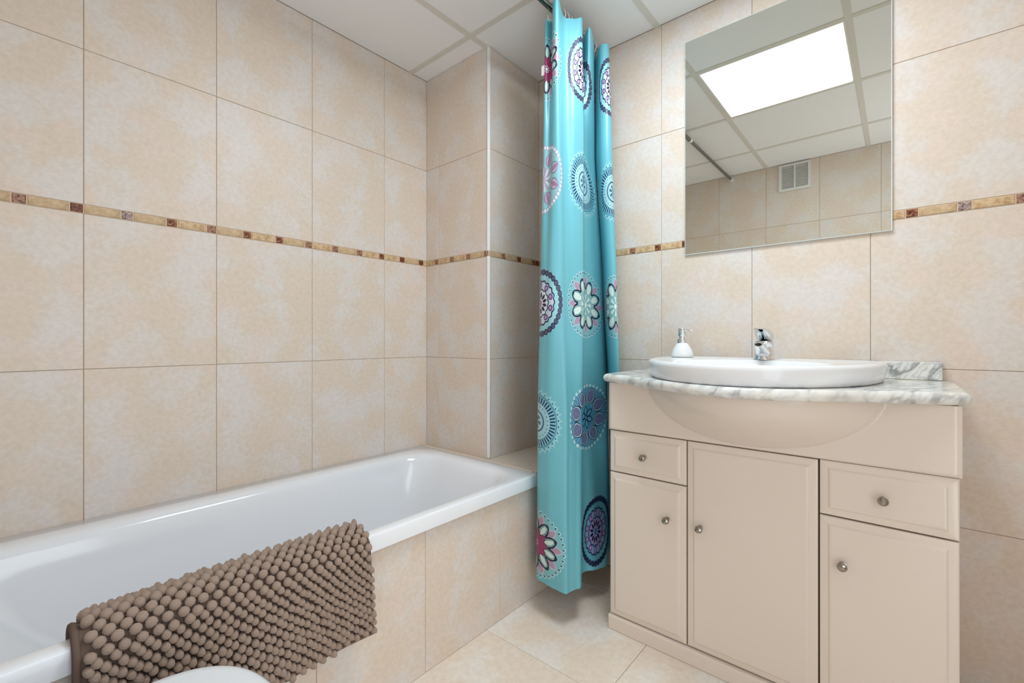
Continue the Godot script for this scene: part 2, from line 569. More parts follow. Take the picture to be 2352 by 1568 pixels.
# open doorway in the right wall, out of the picture, with a white hall beyond it
func build_doorway() -> void:
	var X := ROOM_W
	var st := begin()
	box(st, Vector3(X, DOOR_H, DOOR_Z0), Vector3(X + 0.1, CEIL, ROOM_D))
	structure("wall_over_door", finish(st), M.trim, "plain wall above the open doorway on the right")
	st = begin()
	box(st, Vector3(X - 0.008, FLOOR, DOOR_Z0), Vector3(X + 0.11, DOOR_H - 0.002, DOOR_Z0 + 0.04))
	box(st, Vector3(X - 0.008, FLOOR, ROOM_D - 0.042), Vector3(X + 0.11, DOOR_H - 0.002, ROOM_D - 0.002))
	box(st, Vector3(X - 0.008, DOOR_H - 0.042, DOOR_Z0 + 0.04), Vector3(X + 0.11, DOOR_H - 0.002, ROOM_D - 0.042))
	structure("door_1", finish(st), M.trim, "white door frame of the open doorway on the right", "door frame")
	st = begin()
	var z0 := 0.3; var z1 := 2.9; var x1 := X + 1.3
	box(st, Vector3(X + 0.1, FLOOR - 0.12, z0), Vector3(x1, FLOOR - 0.004, z1))
	box(st, Vector3(X + 0.1, CEIL, z0), Vector3(x1, CEIL + 0.12, z1))
	box(st, Vector3(x1 - 0.08, FLOOR - 0.004, z0), Vector3(x1, CEIL, z1))
	box(st, Vector3(X + 0.1, FLOOR - 0.004, z0), Vector3(x1 - 0.08, CEIL, z0 + 0.08))
	box(st, Vector3(X + 0.1, FLOOR - 0.004, z1 - 0.08), Vector3(x1 - 0.08, CEIL, z1))
	structure("wall_hall", finish(st), M.ceiling, "white hall walls beyond the open doorway", "wall")

# ---------------------------------------------------------------- ceiling light and vent
func build_light() -> void:
	var x0 := 1.0535; var x1 := 1.6315; var z0 := 0.4765; var z1 := 1.0315
	var t := thing("ceiling_light", "square glowing panel light set in the ceiling grid, seen in the mirror", "ceiling light", Vector3((x0 + x1) / 2, CEIL, (z0 + z1) / 2))
	var hx := (x1 - x0) / 2
	var hz := (z1 - z0) / 2
	var st := begin()
	for s: float in [-1.0, 1.0]:
		box(st, Vector3(s * hx - 0.006, 0.0003, -hz - 0.006), Vector3(s * hx + 0.006, 0.020, hz + 0.006))
		box(st, Vector3(-hx + 0.006, 0.0003, s * hz - 0.006), Vector3(hx - 0.006, 0.020, s * hz + 0.006))
	part("frame", finish(st), M.trim, t)
	st = begin()
	box(st, Vector3(-hx + 0.006, 0.004, -hz + 0.006), Vector3(hx - 0.006, 0.010, hz - 0.006))
	part("diffuser", finish(st), M.lamp, t)

func build_vent() -> void:
	var w := 0.20; var h := 0.195
	var t := thing("air_vent", "white slatted air vent high on the tiled wall, reflected in the mirror", "vent", Vector3(1.223, 2.074, ROOM_D - 0.0005))
	t.rotation.y = PI
	var st := begin()
	box(st, Vector3(-w / 2 + 0.01, 0.01, 0.0), Vector3(w / 2 - 0.01, h - 0.01, 0.002))
	part("backing", finish(st), M.vent_dark, t)
	st = begin()
	for s: float in [-1.0, 1.0]:
		box(st, Vector3(s * (w / 2 - 0.009) - 0.009, 0.0, 0.0), Vector3(s * (w / 2 - 0.009) + 0.009, h, 0.011))
	box(st, Vector3(-w / 2 + 0.018, 0.0, 0.0), Vector3(w / 2 - 0.018, 0.016, 0.011))
	box(st, Vector3(-w / 2 + 0.018, h - 0.016, 0.0), Vector3(w / 2 - 0.018, h, 0.011))
	box(st, Vector3(-0.005, 0.016, 0.0), Vector3(0.005, h - 0.016, 0.010))
	part("frame", finish(st), M.plastic, t)
	for s: float in [-1.0, 1.0]:
		for k in 14:
			st = begin()
			var y := 0.021 + k * 0.0113
			quad(st, Vector3(-0.038, y - 0.004, 0.009), Vector3(0.038, y - 0.004, 0.009), Vector3(0.038, y + 0.004, 0.004), Vector3(-0.038, y + 0.004, 0.004))
			quad(st, Vector3(-0.038, y + 0.003, 0.0035), Vector3(0.038, y + 0.003, 0.0035), Vector3(0.038, y - 0.005, 0.0085), Vector3(-0.038, y - 0.005, 0.0085))
			part("slat", finish(st), M.plastic, t, Vector3(s * 0.0435, 0, 0))

# ---------------------------------------------------------------- bathtub
func build_tub() -> void:
	var t := thing("bathtub", "white enamelled built-in bathtub along the left wall", "bathtub", Vector3(0.0, FLOOR, 0.0))
	var y := TUB_Y - FLOOR
	var rings: Array = []
	var z0 := 0.402; var z1 := ROOM_D - 0.0015; var x0 := 0.0022; var x1 := 0.730
	var add := func(a: float, b: float, c: float, d: float, r: float, h: float): rings.append(rounded_rect(a, b, c, d, r, h, 12))
	add.call(x0, z0, x1 - 0.008, z1, 0.006, y - 0.050)
	add.call(x0, z0, x1, z1, 0.008, y - 0.046)
	add.call(x0, z0, x1, z1, 0.010, y - 0.007)
	add.call(x0 + 0.0006, z0 + 0.001, x1 - 0.002, z1 - 0.001, 0.011, y - 0.002)
	add.call(x0 + 0.002, z0 + 0.003, x1 - 0.006, z1 - 0.002, 0.012, y)
	# rim, then the rolled edge, then the bowl
	var ix0 := 0.085; var ix1 := 0.690; var iz0 := 0.452; var iz1 := 1.975
	add.call(ix0 - 0.02, iz0 - 0.015, ix1 + 0.010, iz1 + 0.02, 0.16, y - 0.0005)
	add.call(ix0, iz0, ix1, iz1, 0.155, y - 0.003)
	add.call(ix0 + 0.012, iz0 + 0.012, ix1 - 0.007, iz1 - 0.012, 0.15, y - 0.008)
	add.call(ix0 + 0.020, iz0 + 0.022, ix1 - 0.012, iz1 - 0.022, 0.145, y - 0.017)
	add.call(ix0 + 0.026, iz0 + 0.032, ix1 - 0.016, iz1 - 0.034, 0.14, y - 0.032)
	add.call(ix0 + 0.038, iz0 + 0.060, ix1 - 0.026, iz1 - 0.080, 0.135, y - 0.10)
	add.call(ix0 + 0.052, iz0 + 0.095, ix1 - 0.040, iz1 - 0.16, 0.13, y - 0.20)
	add.call(ix0 + 0.066, iz0 + 0.125, ix1 - 0.054, iz1 - 0.24, 0.125, y - 0.30)
	add.call(ix0 + 0.085, iz0 + 0.155, ix1 - 0.073, iz1 - 0.30, 0.12, y - 0.345)
	add.call(ix0 + 0.115, iz0 + 0.19, ix1 - 0.103, iz1 - 0.34, 0.11, y - 0.37)
	add.call(ix0 + 0.17, iz0 + 0.26, ix1 - 0.16, iz1 - 0.42, 0.07, y - 0.378)
	var st := begin()
	loft(st, rings, true, 55.0)
	cap(st, rings[-1], true)
	part("tub_shell", finish(st), M.enamel, t)
	# outside of the bowl, hidden by the tiled front
	st = begin()
	var legs := rounded_rect(0.10, 0.62, 0.62, 1.72, 0.1, 0.0, 6)
	var legs_top := rounded_rect(0.10, 0.62, 0.62, 1.72, 0.1, y - 0.39, 6)
	loft(st, [legs, legs_top])
	part("tub_cradle", finish(st), M.plastic, t)
	# overflow rosette and plug
	st = begin()
	lathe(st, [Vector2(0.0, 0.0), Vector2(0.03, 0.0), Vector2(0.032, 0.002), Vector2(0.03, 0.004), Vector2(0.012, 0.003), Vector2(0.0, 0.002)], 20)
	part("drain", finish(st), M.chrome, t, Vector3(0.39, y - 0.3778, 0.85))
	# sealant bead along walls and ledge
	st = begin()
	var pts := PackedVector3Array()
	for k in 12:
		pts.append(Vector3(0.007 + k * 0.063, y - 0.0005, 0.3985))
	tube(st, pts, 0.0038, 8)
	part("sealant", finish(st), M.caulk, t)
	# mortar fillet between tub end and pillar
	st = begin()
	box(st, Vector3(0.002, y - 0.02, 0.3675), Vector3(0.4295, y - 0.0032, 0.401))
	part("mortar_strip", finish(st), M.caulk, t)

# ---------------------------------------------------------------- bath mat
func mat_point(s: float, z: float) -> Vector3:
	# s runs along the drape from inside the tub over the rim and down the front
	var keys := [Vector3(0.0, 0.655, 0.37), Vector3(0.10, 0.668, 0.462), Vector3(0.118, 0.678, 0.474), Vector3(0.135, 0.694, 0.4760), Vector3(0.148, 0.707, 0.4755), Vector3(0.160, 0.7185, 0.4725), Vector3(0.172, 0.7290, 0.4665), Vector3(0.184, 0.7375, 0.4580), Vector3(0.195, 0.7425, 0.4482), Vector3(0.30, 0.748, 0.344), Vector3(0.42, 0.752, 0.225)]
	for i in keys.size() - 1:
		if s <= keys[i + 1].x or i == keys.size() - 2:
			var f: float = (s - keys[i].x) / (keys[i + 1].x - keys[i].x)
			var p := Vector2(keys[i].y, keys[i].z).lerp(Vector2(keys[i + 1].y, keys[i + 1].z), f)
			var hang := smoothstep(0.19, 0.42, s)
			var lift := smoothstep(0.12, 0.16, s) * (0.006 * smoothstep(1.3, 1.7, z) + 0.003 * sin(z * 21.0))
			return Vector3(p.x + hang * (0.010 * sin(z * 13.0 + 1.0) + 0.008), p.y + lift * (1.0 - hang) + hang * (0.012 - 0.0 * z) + hang * 0.06 * (z - 1.45) * 0.3, z)
	return Vector3.ZERO

func build_mat() -> void:
	var t := thing("bath_mat", "taupe chenille bath mat draped over the front edge of the bathtub", "bath mat", Vector3(0.72, TUB_Y, 1.43))
	var off := -t.position
	var za := 1.152; var zb := 1.705; var smax := 0.425
	var ns := 48; var nz := 24
	var top: Array = []
	var bot: Array = []
	for j in nz + 1:
		var z := lerpf(za, zb, float(j) / nz)
		var r0 := PackedVector3Array()
		var r1 := PackedVector3Array()
		for i in ns + 1:
			var s := smax * i / ns
			var p := mat_point(s, z)
			var q := mat_point(s + 0.004, z)
			var n := Vector3(-(q.y - p.y), q.x - p.x, 0).normalized()
			r0.append(p + off)
			r1.append(p + n * 0.006 + off)
		top.append(r1)
		bot.append(r0)
	var st := begin()
	next_group(st)
	for j in nz:
		for i in ns:
			quad(st, top[j][i], top[j + 1][i], top[j + 1][i + 1], top[j][i + 1])
	next_group(st)
	for j in nz:
		for i in ns:
			quad(st, bot[j][i], bot[j][i + 1], bot[j + 1][i + 1], bot[j + 1][i])
	next_group(st)
	for j: int in [0, nz]:
		for i in ns:
			quad(st, bot[j][i], top[j][i], top[j][i + 1], bot[j][i + 1])
	next_group(st)
	for i: int in [0, ns]:
		for j in nz:
			quad(st, bot[j][i], top[j][i], top[j + 1][i], bot[j + 1][i])
	part("backing", finish(st), M.mat_base, t)
	# sewn hem band along the near short side
	st = begin()
	var hem := PackedVector3Array()
	for i in ns + 1:
		var s := smax * i / ns
		var p := mat_point(s, zb)
		var q := mat_point(s + 0.004, zb)
		var n := Vector3(-(q.y - p.y), q.x - p.x, 0).normalized()
		hem.append(p + n * 0.003 + off + Vector3(0, 0, 0.004))
	tube(st, hem, 0.0065, 8)
	hem = PackedVector3Array()
	for j in nz + 1:
		hem.append((top[j][ns] + bot[j][ns]) / 2.0)
	tube(st, hem, 0.005, 8)
	part("hem", finish(st), M.mat_base, t)
	# chenille pile: fat fingers of yarn in staggered rows
	st = SurfaceTool.new()
	var unit := begin()
	ball(unit, Vector3.ZERO, Vector3.ONE, Vector3.UP, 9, 7)
	var um := finish(unit)
	st.begin(Mesh.PRIMITIVE_TRIANGLES)
	# diagonal rows, close along the row and apart between rows, spaced by arc length over the rim
	var la := Vector2(-0.0116, 0.0118)
	var lb := Vector2(0.0126, 0.0110)
	for i in range(-60, 90):
		for j in range(-60, 90):
			var g := la * i + lb * j
			var zz := za + 0.008 + g.x + rng.randf_range(-0.0012, 0.0012)
			var ss := 0.08 + g.y + rng.randf_range(-0.0012, 0.0012)
			zz += 0.004 * sin(ss * 28.0)
			if zz < za + 0.003 or zz > zb - 0.005 or ss < 0.085 or ss > smax - 0.006:
				continue
			var p := mat_point(ss, zz)
			var q := mat_point(ss + 0.004, zz)
			var n := Vector3(-(q.y - p.y), q.x - p.x, 0).normalized()
			var droop := Vector3(0, -0.20, 0) * smoothstep(0.19, 0.23, ss)
			var wave := sin(zz * 17.0 + ss * 5.0)
			var ax := (n + droop + Vector3(0, rng.randf_range(-0.10, 0.10), rng.randf_range(-0.10, 0.10) + 0.12 * wave)).normalized()
			var crest := smoothstep(0.125, 0.15, ss) * (1.0 - smoothstep(0.195, 0.215, ss))
			var r := rng.randf_range(0.0076, 0.0085) * (1.0 + 0.22 * crest)
			var l := rng.randf_range(0.0136, 0.0152) * (1.0 - 0.12 * crest)
			var b := Basis(Quaternion(Vector3.UP, ax)) * Basis.from_scale(Vector3(r, l, r))
			st.append_from(um, 0, Transform3D(b, p + n * 0.004 + ax * (l - 0.004) + off))
	var pile := part("chenille_pile", st.commit(), M.pile, t)
	pile.set_meta("kind", "stuff")

# ---------------------------------------------------------------- shower curtain
const CUR_W := 1.12
const CUR_H := 2.11
const CUR_TOP := 2.215

func mandala(kind: int, n: int) -> Image:
	var img := Image.create(n, n, false, Image.FORMAT_RGBA8)
	var navy := Color(0.055, 0.08, 0.21)
	var pale := Color(0.80, 0.90, 0.91)
	var pinkc := Color(0.72, 0.60, 0.70)
	var mag := Color(0.56, 0.17, 0.36)
	var clear := Color(0.5, 0.75, 0.8, 0.0)
	for y in n:
		for x in n:
			var dx := (x + 0.5) / n * 2.0 - 1.0
			var dy := (y + 0.5) / n * 2.0 - 1.0
			var r := sqrt(dx * dx + dy * dy)
			if r > 1.0:
				img.set_pixel(x, y, clear)
				continue
			var a := atan2(dy, dx) + PI
			var c := clear
			match kind:
				0, 4:
					# star flower with dark petals and a beaded scallop edge
					var np := 10.0 if kind == 0 else 8.0
					var f8 := fposmod(a / TAU * np, 1.0) - 0.5
					var g8 := fposmod(a / TAU * np + 0.5, 1.0) - 0.5
					c = Color(0.56, 0.77, 0.79, 0.6) if r < 0.93 else clear
					# pink leaves between petals
					var lf := absf(g8) * TAU / np * r
					var lw := 0.115 * sin(clampf((r - 0.54) / 0.35, 0, 1) * PI)
					if r > 0.54 and r < 0.89 and lf < lw:
						c = Color(0.80, 0.86, 0.88) if lf > lw - 0.022 else (Color(0.66, 0.50, 0.62) if fposmod(r * 34.0 + absf(g8) * 26.0, 1.0) < 0.55 else Color(0.76, 0.68, 0.76))
					# petals: pointed, dark outline towards the tip, pale heart
					var pw := absf(f8) * TAU / np * r
					var tt := clampf((r - 0.20) / 0.58, 0, 1)
					var prof := (0.20 if kind == 4 else 0.165) * pow(sin(pow(tt, 1.25) * PI), 0.62)
					if r > 0.2 and r < 0.78 and pw < prof:
						c = navy if (pw > prof - 0.055 and r > 0.46) or r > 0.70 else Color(0.55, 0.74, 0.74)
						var hp := prof - 0.075
						if pw < hp and r > 0.36 and r < 0.66:
							c = Color(0.84, 0.91, 0.89) if pw < hp - 0.022 else Color(0.36, 0.56, 0.58)
					if kind == 0:
						var star := 0.34 + 0.13 * (1.0 - absf(fposmod(a / TAU * 10.0 + 0.5, 1.0) - 0.5) * 2.0)
						if r < star:
							c = Color(0.09, 0.06, 0.17) if r > star - 0.025 else (mag if fposmod(r * 19.0 + 0.4 * cos(a * 10.0), 1.0) < 0.75 else Color(0.66, 0.30, 0.48))
						if r < 0.12 and r > 0.07 and fposmod(a / TAU * 8.0, 1.0) < 0.5:
							c = pale
						if r < 0.05:
							c = pale
					else:
						if r < 0.30 and fposmod(a / TAU * 8.0 + 0.25, 1.0) < 0.5 and r > 0.1:
							c = Color(0.82, 0.90, 0.90)
						elif r < 0.24:
							c = Color(0.45, 0.68, 0.70)
						if r < 0.08:
							c = Color(0.9, 0.95, 0.95)
					# edge
					var bd := fposmod(a / TAU * 40.0, 1.0) - 0.5
					var d := Vector2(bd * TAU / 40.0 * 0.93, r - 0.93).length()
					if d < 0.055 and r > 0.92:
						c = pale
					if d < 0.028:
						c = Color(0.15, 0.4, 0.5)
				1:
					c = Color(0.60, 0.76, 0.79, 0.75) if r < 0.9 else clear
					var bd := fposmod(a / TAU * 46.0, 1.0) - 0.5
					if Vector2(bd * TAU / 46.0 * 0.93, r - 0.93).length() < 0.046:
						c = Color(0.88, 0.92, 0.94)
					elif r > 0.86:
						c = Color(0.66, 0.66, 0.74, 0.8)
					var f6 := fposmod(a / TAU * 8.0, 1.0) - 0.5
					var w := absf(f6) * TAU / 8.0 * r
					var pr := 0.17 * pow(sin(clampf((r - 0.4) / 0.42, 0, 1) * PI), 0.7)
					if r > 0.4 and r < 0.82 and w < pr:
						c = Color(0.45, 0.42, 0.58) if w > pr - 0.03 else Color(0.74, 0.68, 0.76)
						if w < pr * 0.4: c = Color(0.62, 0.5, 0.62)
					if r < 0.36:
						c = Color(0.66, 0.6, 0.7) if fposmod(a / TAU * 8.0, 1.0) < 0.5 else Color(0.74, 0.84, 0.86)
				2, 6:
					c = Color(0.62, 0.83, 0.87, 0.9) if kind == 2 else Color(0.36, 0.64, 0.72, 0.9)
					# chain of loops round the edge
					var f := fposmod(a / TAU * 34.0, 1.0) - 0.5
					var loop := Vector2(f * TAU / 34.0 * 0.88, r - 0.88).length()
					if r > 0.79 and r < 0.975:
						var lc := Color(0.60, 0.74, 0.86) if kind == 2 else Color(0.20, 0.36, 0.52)
						if loop < 0.088 or (r > 0.835 and r < 0.925):
							c = navy
							if loop > 0.046 and loop < 0.055: c = lc
							elif loop < 0.014: c = lc
					if r >= 0.965:
						c = Color(0.60, 0.68, 0.82) if absf(f) < 0.4 and r < 0.965 + 0.03 * (1.0 - absf(f) * 2.0) else clear
					# zigzag collar
					var zz := 0.60 + 0.05 * absf(fposmod(a / TAU * 20.0, 1.0) - 0.5) * 2.0
					if absf(r - zz) < 0.022:
						c = navy
					elif r < zz:
						c = Color(0.78, 0.84, 0.90) if kind == 2 else Color(0.48, 0.60, 0.76)
						var g := fposmod(a / TAU * 10.0, 1.0) - 0.5
						var bl := Vector2(g * TAU / 10.0 * 0.5, r - 0.5).length()
						if absf(bl - 0.07) < 0.02:
							c = Color(0.35, 0.3, 0.5)
						elif bl < 0.05:
							c = Color(0.72, 0.58, 0.72)
						var z2 := 0.37 + 0.035 * absf(fposmod(a / TAU * 14.0, 1.0) - 0.5) * 2.0
						if absf(r - z2) < 0.018:
							c = navy
						elif r < z2:
							var h := fposmod(a / TAU * 12.0, 1.0) - 0.5
							c = Color(0.86, 0.9, 0.94) if kind == 2 else Color(0.6, 0.55, 0.72)
							if r > 0.13 and r < 0.33 and absf(h) * TAU / 12.0 * r < 0.045 * sin((r - 0.13) / 0.2 * PI):
								c = navy
							if r < 0.1:
								c = Color(0.72, 0.5, 0.66) if kind == 2 else Color(0.2, 0.45, 0.6)
				3:
					# ring of dark ticks inside a pale feathered fringe
					var f := fposmod(a / TAU * 30.0, 1.0) - 0.5
					if r > 0.80:
						var fr := 0.84 + 0.14 * (1.0 - absf(f) * 2.0) * (0.6 + 0.4 * sin(a * 60.0))
						c = Color(0.74, 0.90, 0.92, 0.55) if r < fr else clear
						if Vector2(f * TAU / 30.0 * 0.84, r - 0.82).length() < 0.02:
							c = navy
					elif r > 0.735 and r < 0.755:
						c = Color(0.25, 0.35, 0.5)
					elif r > 0.53 and r < 0.71:
						var k := fposmod(a / TAU * 44.0, 1.0) - 0.5
						c = Color(0.10, 0.28, 0.42) if absf(k) < 0.30 else Color(0.60, 0.82, 0.86)
					elif r < 0.53:
						c = Color(0.64, 0.83, 0.86)
						var k := fposmod(a / TAU * 24.0, 1.0) - 0.5
						if Vector2(k * TAU / 24.0 * 0.45, r - 0.45).length() < 0.018: c = Color(0.3, 0.42, 0.56)
						if absf(r - 0.30) < 0.02: c = Color(0.16, 0.3, 0.45)
						if r < 0.2 and fposmod(a / TAU * 6.0, 1.0) < 0.5: c = Color(0.2, 0.36, 0.5)
				5:
					# leaves on a deep blue ground with a bead edge
					c = Color(0.30, 0.58, 0.70, 0.9) if r < 0.9 else clear
					if r > 0.36 and r < 0.88 and Vector2(fposmod(r * 16.0, 1.0) - 0.5, fposmod(a / TAU * 48.0, 1.0) - 0.5).length() < 0.26:
						c = Color(0.62, 0.70, 0.84)
					var bd := fposmod(a / TAU * 36.0, 1.0) - 0.5
					if Vector2(bd * TAU / 36.0 * 0.94, r - 0.94).length() < 0.05:
						c = pale
					var f6 := fposmod(a / TAU * 8.0, 1.0) - 0.5
					var w := absf(f6) * TAU / 8.0 * r
					var pr := 0.20 * pow(sin(clampf((r - 0.40) / 0.46, 0, 1) * PI), 0.75)
					if r > 0.40 and r < 0.86 and w < pr:
						c = pale if w > pr - 0.032 else Color(0.33, 0.38, 0.54)
						if w < pr - 0.05 and fposmod(r * 20.0, 1.0) < 0.5 and fposmod(w * 30.0, 1.0) < 0.5: c = Color(0.72, 0.72, 0.84)
					elif r > 0.40 and r < 0.88 and w < pr + 0.03:
						c = navy
					var h6 := fposmod(a / TAU * 6.0, 1.0) - 0.5
					var hw := absf(h6) * TAU / 6.0 * r
					var hp := 0.10 * sin(clampf((r - 0.04) / 0.32, 0, 1) * PI)
					if r < 0.36 and hw < hp:
						c = navy if hw > hp - 0.035 else Color(0.36, 0.66, 0.76)
			img.set_pixel(x, y, c)
	return img

func curtain_texture() -> StandardMaterial3D:
	var w := 1120
	var h := 2048
	var img := Image.create(w, h, false, Image.FORMAT_RGBA8)
	img.fill(Color(0.44, 0.735, 0.785))
	var px := h / CUR_H
	var d := int(0.258 * px)
	var kinds: Array = []
	for k in 7:
		var m := mandala(k, int(d * 1.6))
		m.resize(d, d, Image.INTERPOLATE_LANCZOS)
		kinds.append(m)
	var a_col := [0, 1, 2, 3, 0]
	var b_col := [2, 3, 4, 5, 6]
	var rows := [2.0, 1.575, 1.118, 0.688, 0.240]
	for c in 4:
		var cx := (0.155 + c * 0.285) / CUR_W * w
		for r in 5:
			var cy: float = (CUR_TOP - rows[r]) * px
			var m: Image = kinds[(a_col if c % 2 == 0 else b_col)[r]]
			img.blend_rect(m, Rect2i(0, 0, d, d), Vector2i(int(cx - d / 2.0), int(cy - d / 2.0)))
	img.convert(Image.FORMAT_RGB8)
	var m := mat(Color.WHITE, 0.34, 0.0, 0.5)
	m.albedo_texture = tex(img)
	m.backlight_enabled = true
	m.backlight = Color(0.14, 0.14, 0.14)
	m.cull_mode = BaseMaterial3D.CULL_DISABLED
	return m

func plan_point(u: float, x: float) -> Vector2:
	# where the sight line through picture column u of the survey meets the plane x, seen from above
	var t := (u - 1176.0) / 1040.4
	var a := deg_to_rad(40.5044)
	var d := Vector2(-sin(a) + t * cos(a), -cos(a) - t * sin(a))
	return Vector2(x, 1.813 + d.y * (x - 1.799) / d.x)

func build_curtain() -> void:
	var t := thing("shower_curtain", "turquoise shower curtain printed with round mandalas, gathered at the tub end", "shower curtain", Vector3(0.86, CUR_TOP - CUR_H, 0.35))
	var off := -t.position
	# fold lines at five heights: (survey column, depth plane x, cloth coordinate)
	var hts := [2.215, 1.75, 1.20, 0.70, 0.40, 0.105]
	var lv := [
		[[1262, 0.70, 0.00], [1252, 0.775, 0.13], [1271, 0.795, 0.19], [1269, 0.840, 0.225], [1281, 0.868, 0.25], [1294, 0.845, 0.285], [1316, 0.868, 0.36], [1338, 0.888, 0.44], [1331, 0.80, 0.50], [1352, 0.888, 0.56], [1364, 0.86, 0.60], [1360, 0.79, 0.70], [1378, 0.875, 0.91], [1399, 0.905, 1.01], [1391, 0.84, 1.10]],
		[[1262, 0.70, 0.00], [1248, 0.785, 0.135], [1262, 0.815, 0.18], [1270, 0.850, 0.215], [1283, 0.872, 0.25], [1296, 0.862, 0.29], [1318, 0.884, 0.37], [1339, 0.898, 0.44], [1342, 0.880, 0.462], [1354, 0.855, 0.515], [1366, 0.830, 0.57], [1361, 0.78, 0.70], [1380, 0.89, 0.93], [1406, 0.925, 1.02], [1398, 0.86, 1.10]],
		[[1256, 0.70, 0.00], [1241, 0.785, 0.145], [1256, 0.835, 0.195], [1270, 0.866, 0.225], [1290, 0.888, 0.27], [1300, 0.887, 0.305], [1320, 0.898, 0.365], [1338, 0.908, 0.41], [1343, 0.892, 0.43], [1364, 0.858, 0.50], [1387, 0.825, 0.565], [1382, 0.775, 0.70], [1393, 0.89, 0.95], [1417, 0.935, 1.03], [1406, 0.87, 1.10]],
		[[1250, 0.70, 0.00], [1235, 0.780, 0.155], [1252, 0.835, 0.20], [1272, 0.872, 0.235], [1298, 0.905, 0.285], [1308, 0.906, 0.315], [1322, 0.911, 0.365], [1336, 0.915, 0.40], [1341, 0.900, 0.422], [1366, 0.860, 0.495], [1394, 0.825, 0.56], [1396, 0.78, 0.66], [1404, 0.885, 0.97], [1424, 0.94, 1.03], [1416, 0.88, 1.10]],
		[[1250, 0.70, 0.00], [1234, 0.776, 0.155], [1252, 0.832, 0.20], [1274, 0.874, 0.24], [1298, 0.911, 0.275], [1308, 0.914, 0.288], [1322, 0.919, 0.300], [1335, 0.923, 0.313], [1338, 0.892, 0.328], [1365, 0.885, 0.43], [1394, 0.868, 0.535], [1400, 0.81, 0.62], [1406, 0.885, 0.97], [1425, 0.94, 1.03], [1417, 0.88, 1.10]],
		[[1250, 0.70, 0.00], [1232, 0.772, 0.155], [1252, 0.828, 0.20], [1275, 0.875, 0.24], [1298, 0.920, 0.275], [1309, 0.926, 0.288], [1322, 0.931, 0.302], [1335, 0.936, 0.315], [1336, 0.889, 0.328], [1365, 0.913, 0.43], [1394, 0.930, 0.53], [1402, 0.87, 0.60], [1408, 0.885, 0.97], [1426, 0.94, 1.03], [1418, 0.88, 1.10]],
	]
	var n := 15
	var sub := 9
	var ny := 90
	var rows: Array = []
	var uvs: Array = []
	for j in ny + 1:
		var y := lerpf(CUR_TOP, CUR_TOP - CUR_H, float(j) / ny)
		var k := 0
		while k < 4 and y < hts[k + 1]:
			k += 1
		var f: float = clampf((hts[k] - y) / (hts[k] - hts[k + 1]), 0, 1)
		f = f * f * (3 - 2 * f) * 0.5 + f * 0.5
		var pts: Array = []
		for i in n:
			var a: Array = lv[k][i]
			var b: Array = lv[k + 1][i]
			var p := plan_point(a[0], a[1]).lerp(plan_point(b[0], b[1]), f)
			pts.append(Vector3(p.x, p.y, lerpf(a[2], b[2], f)))
		var row := PackedVector3Array()
		var uv := PackedVector2Array()
		var hem := 1.0 - smoothstep(0.0, 0.06, float(j) / ny)
		for i in n - 1:
			var p0: Vector3 = pts[maxi(i - 1, 0)]
			var p1: Vector3 = pts[i]
			var p2: Vector3 = pts[i + 1]
			var p3: Vector3 = pts[mini(i + 2, n - 1)]
			for m in (sub + 1 if i == n - 2 else sub):
				var q := float(m) / sub
				var c := p1.cubic_interpolate(p2, p0, p3, q)
				var sc := lerpf(p1.z, p2.z, q)
				# soft ripples of the satin
				var rip := 0.0022 * sin(sc * 61.0 + y * 2.3) * smoothstep(2.2, 1.9, y) + 0.0012 * sin(sc * 23.0 + y * 9.0)
				var crease := 0.0016 * exp(-pow((fposmod(y + 0.02 * sin(sc * 9.0), 0.33) - 0.165) / 0.006, 2))
				var dip := hem * (0.024 * (1.0 - exp(-pow((sc - 0.25) / 0.03, 2))) * (0.55 + 0.45 * smoothstep(0.2, 0.26, sc)) + 0.012 * smoothstep(0.5, 1.0, sc) - 0.010 * exp(-pow((sc - 0.44) / 0.03, 2)))
				row.append(Vector3(c.x + (rip + crease) * 0.7, y - dip, c.y + (rip + crease) * 0.7) + off)
				uv.append(Vector2(sc / CUR_W, (CUR_TOP - y + dip) / CUR_H))
		rows.append(row)
		uvs.append(uv)
	var st := begin()
	for j in ny:
		for i in rows[0].size() - 1:
			quad(st, rows[j + 1][i], rows[j + 1][i + 1], rows[j][i + 1], rows[j][i], uvs[j + 1][i], uvs[j + 1][i + 1], uvs[j][i + 1], uvs[j][i])
	var cloth := part("cloth", finish(st), curtain_texture(), t)
	# care tag at the left edge
	st = begin()
	var tp := plan_point(1246, 0.772)
	box(st, Vector3(tp.x - 0.004, 1.985, tp.y - 0.001), Vector3(tp.x + 0.012, 2.022, tp.y + 0.001))
	part("care_tag", xform(finish(st), Transform3D(Basis.IDENTITY, off)), M.tag, t)
	# rings over the rod
	for z: float in [0.405, 0.355, 0.33, 0.305, 0.25, 0.19, 0.12]:
		st = begin()
		var ring := PackedVector3Array()
		for k in 28:
			var a := TAU * k / 28
			ring.append(Vector3(0.800 + 0.028 * cos(a), 2.2328 + 0.032 * sin(a), z + 0.006 * cos(a)) + off)
		tube(st, ring, 0.0019, 8, false, true)
		part("ring", finish(st), M.plastic, t)
	# rod
	var r := thing("curtain_rod", "grey metal shower curtain rod running just below the ceiling", "curtain rod", Vector3(0.793, 2.247, 1.02))
	st = begin()
	tube(st, PackedVector3Array([Vector3(0, 0, -1.016), Vector3(0, 0, 0.1)]), 0.0125, 20)
	part("pole", finish(st), M.rod, r)
	st = begin()
	tube(st, PackedVector3Array([Vector3(0, 0, 0.09), Vector3(0, 0, 1.026)]), 0.0108, 20)
	part("inner_pole", finish(st), M.rod, r)
	st = begin()
	tube(st, PackedVector3Array([Vector3(0, 0, 0.086), Vector3(0, 0, 0.112)]), 0.0138, 20)
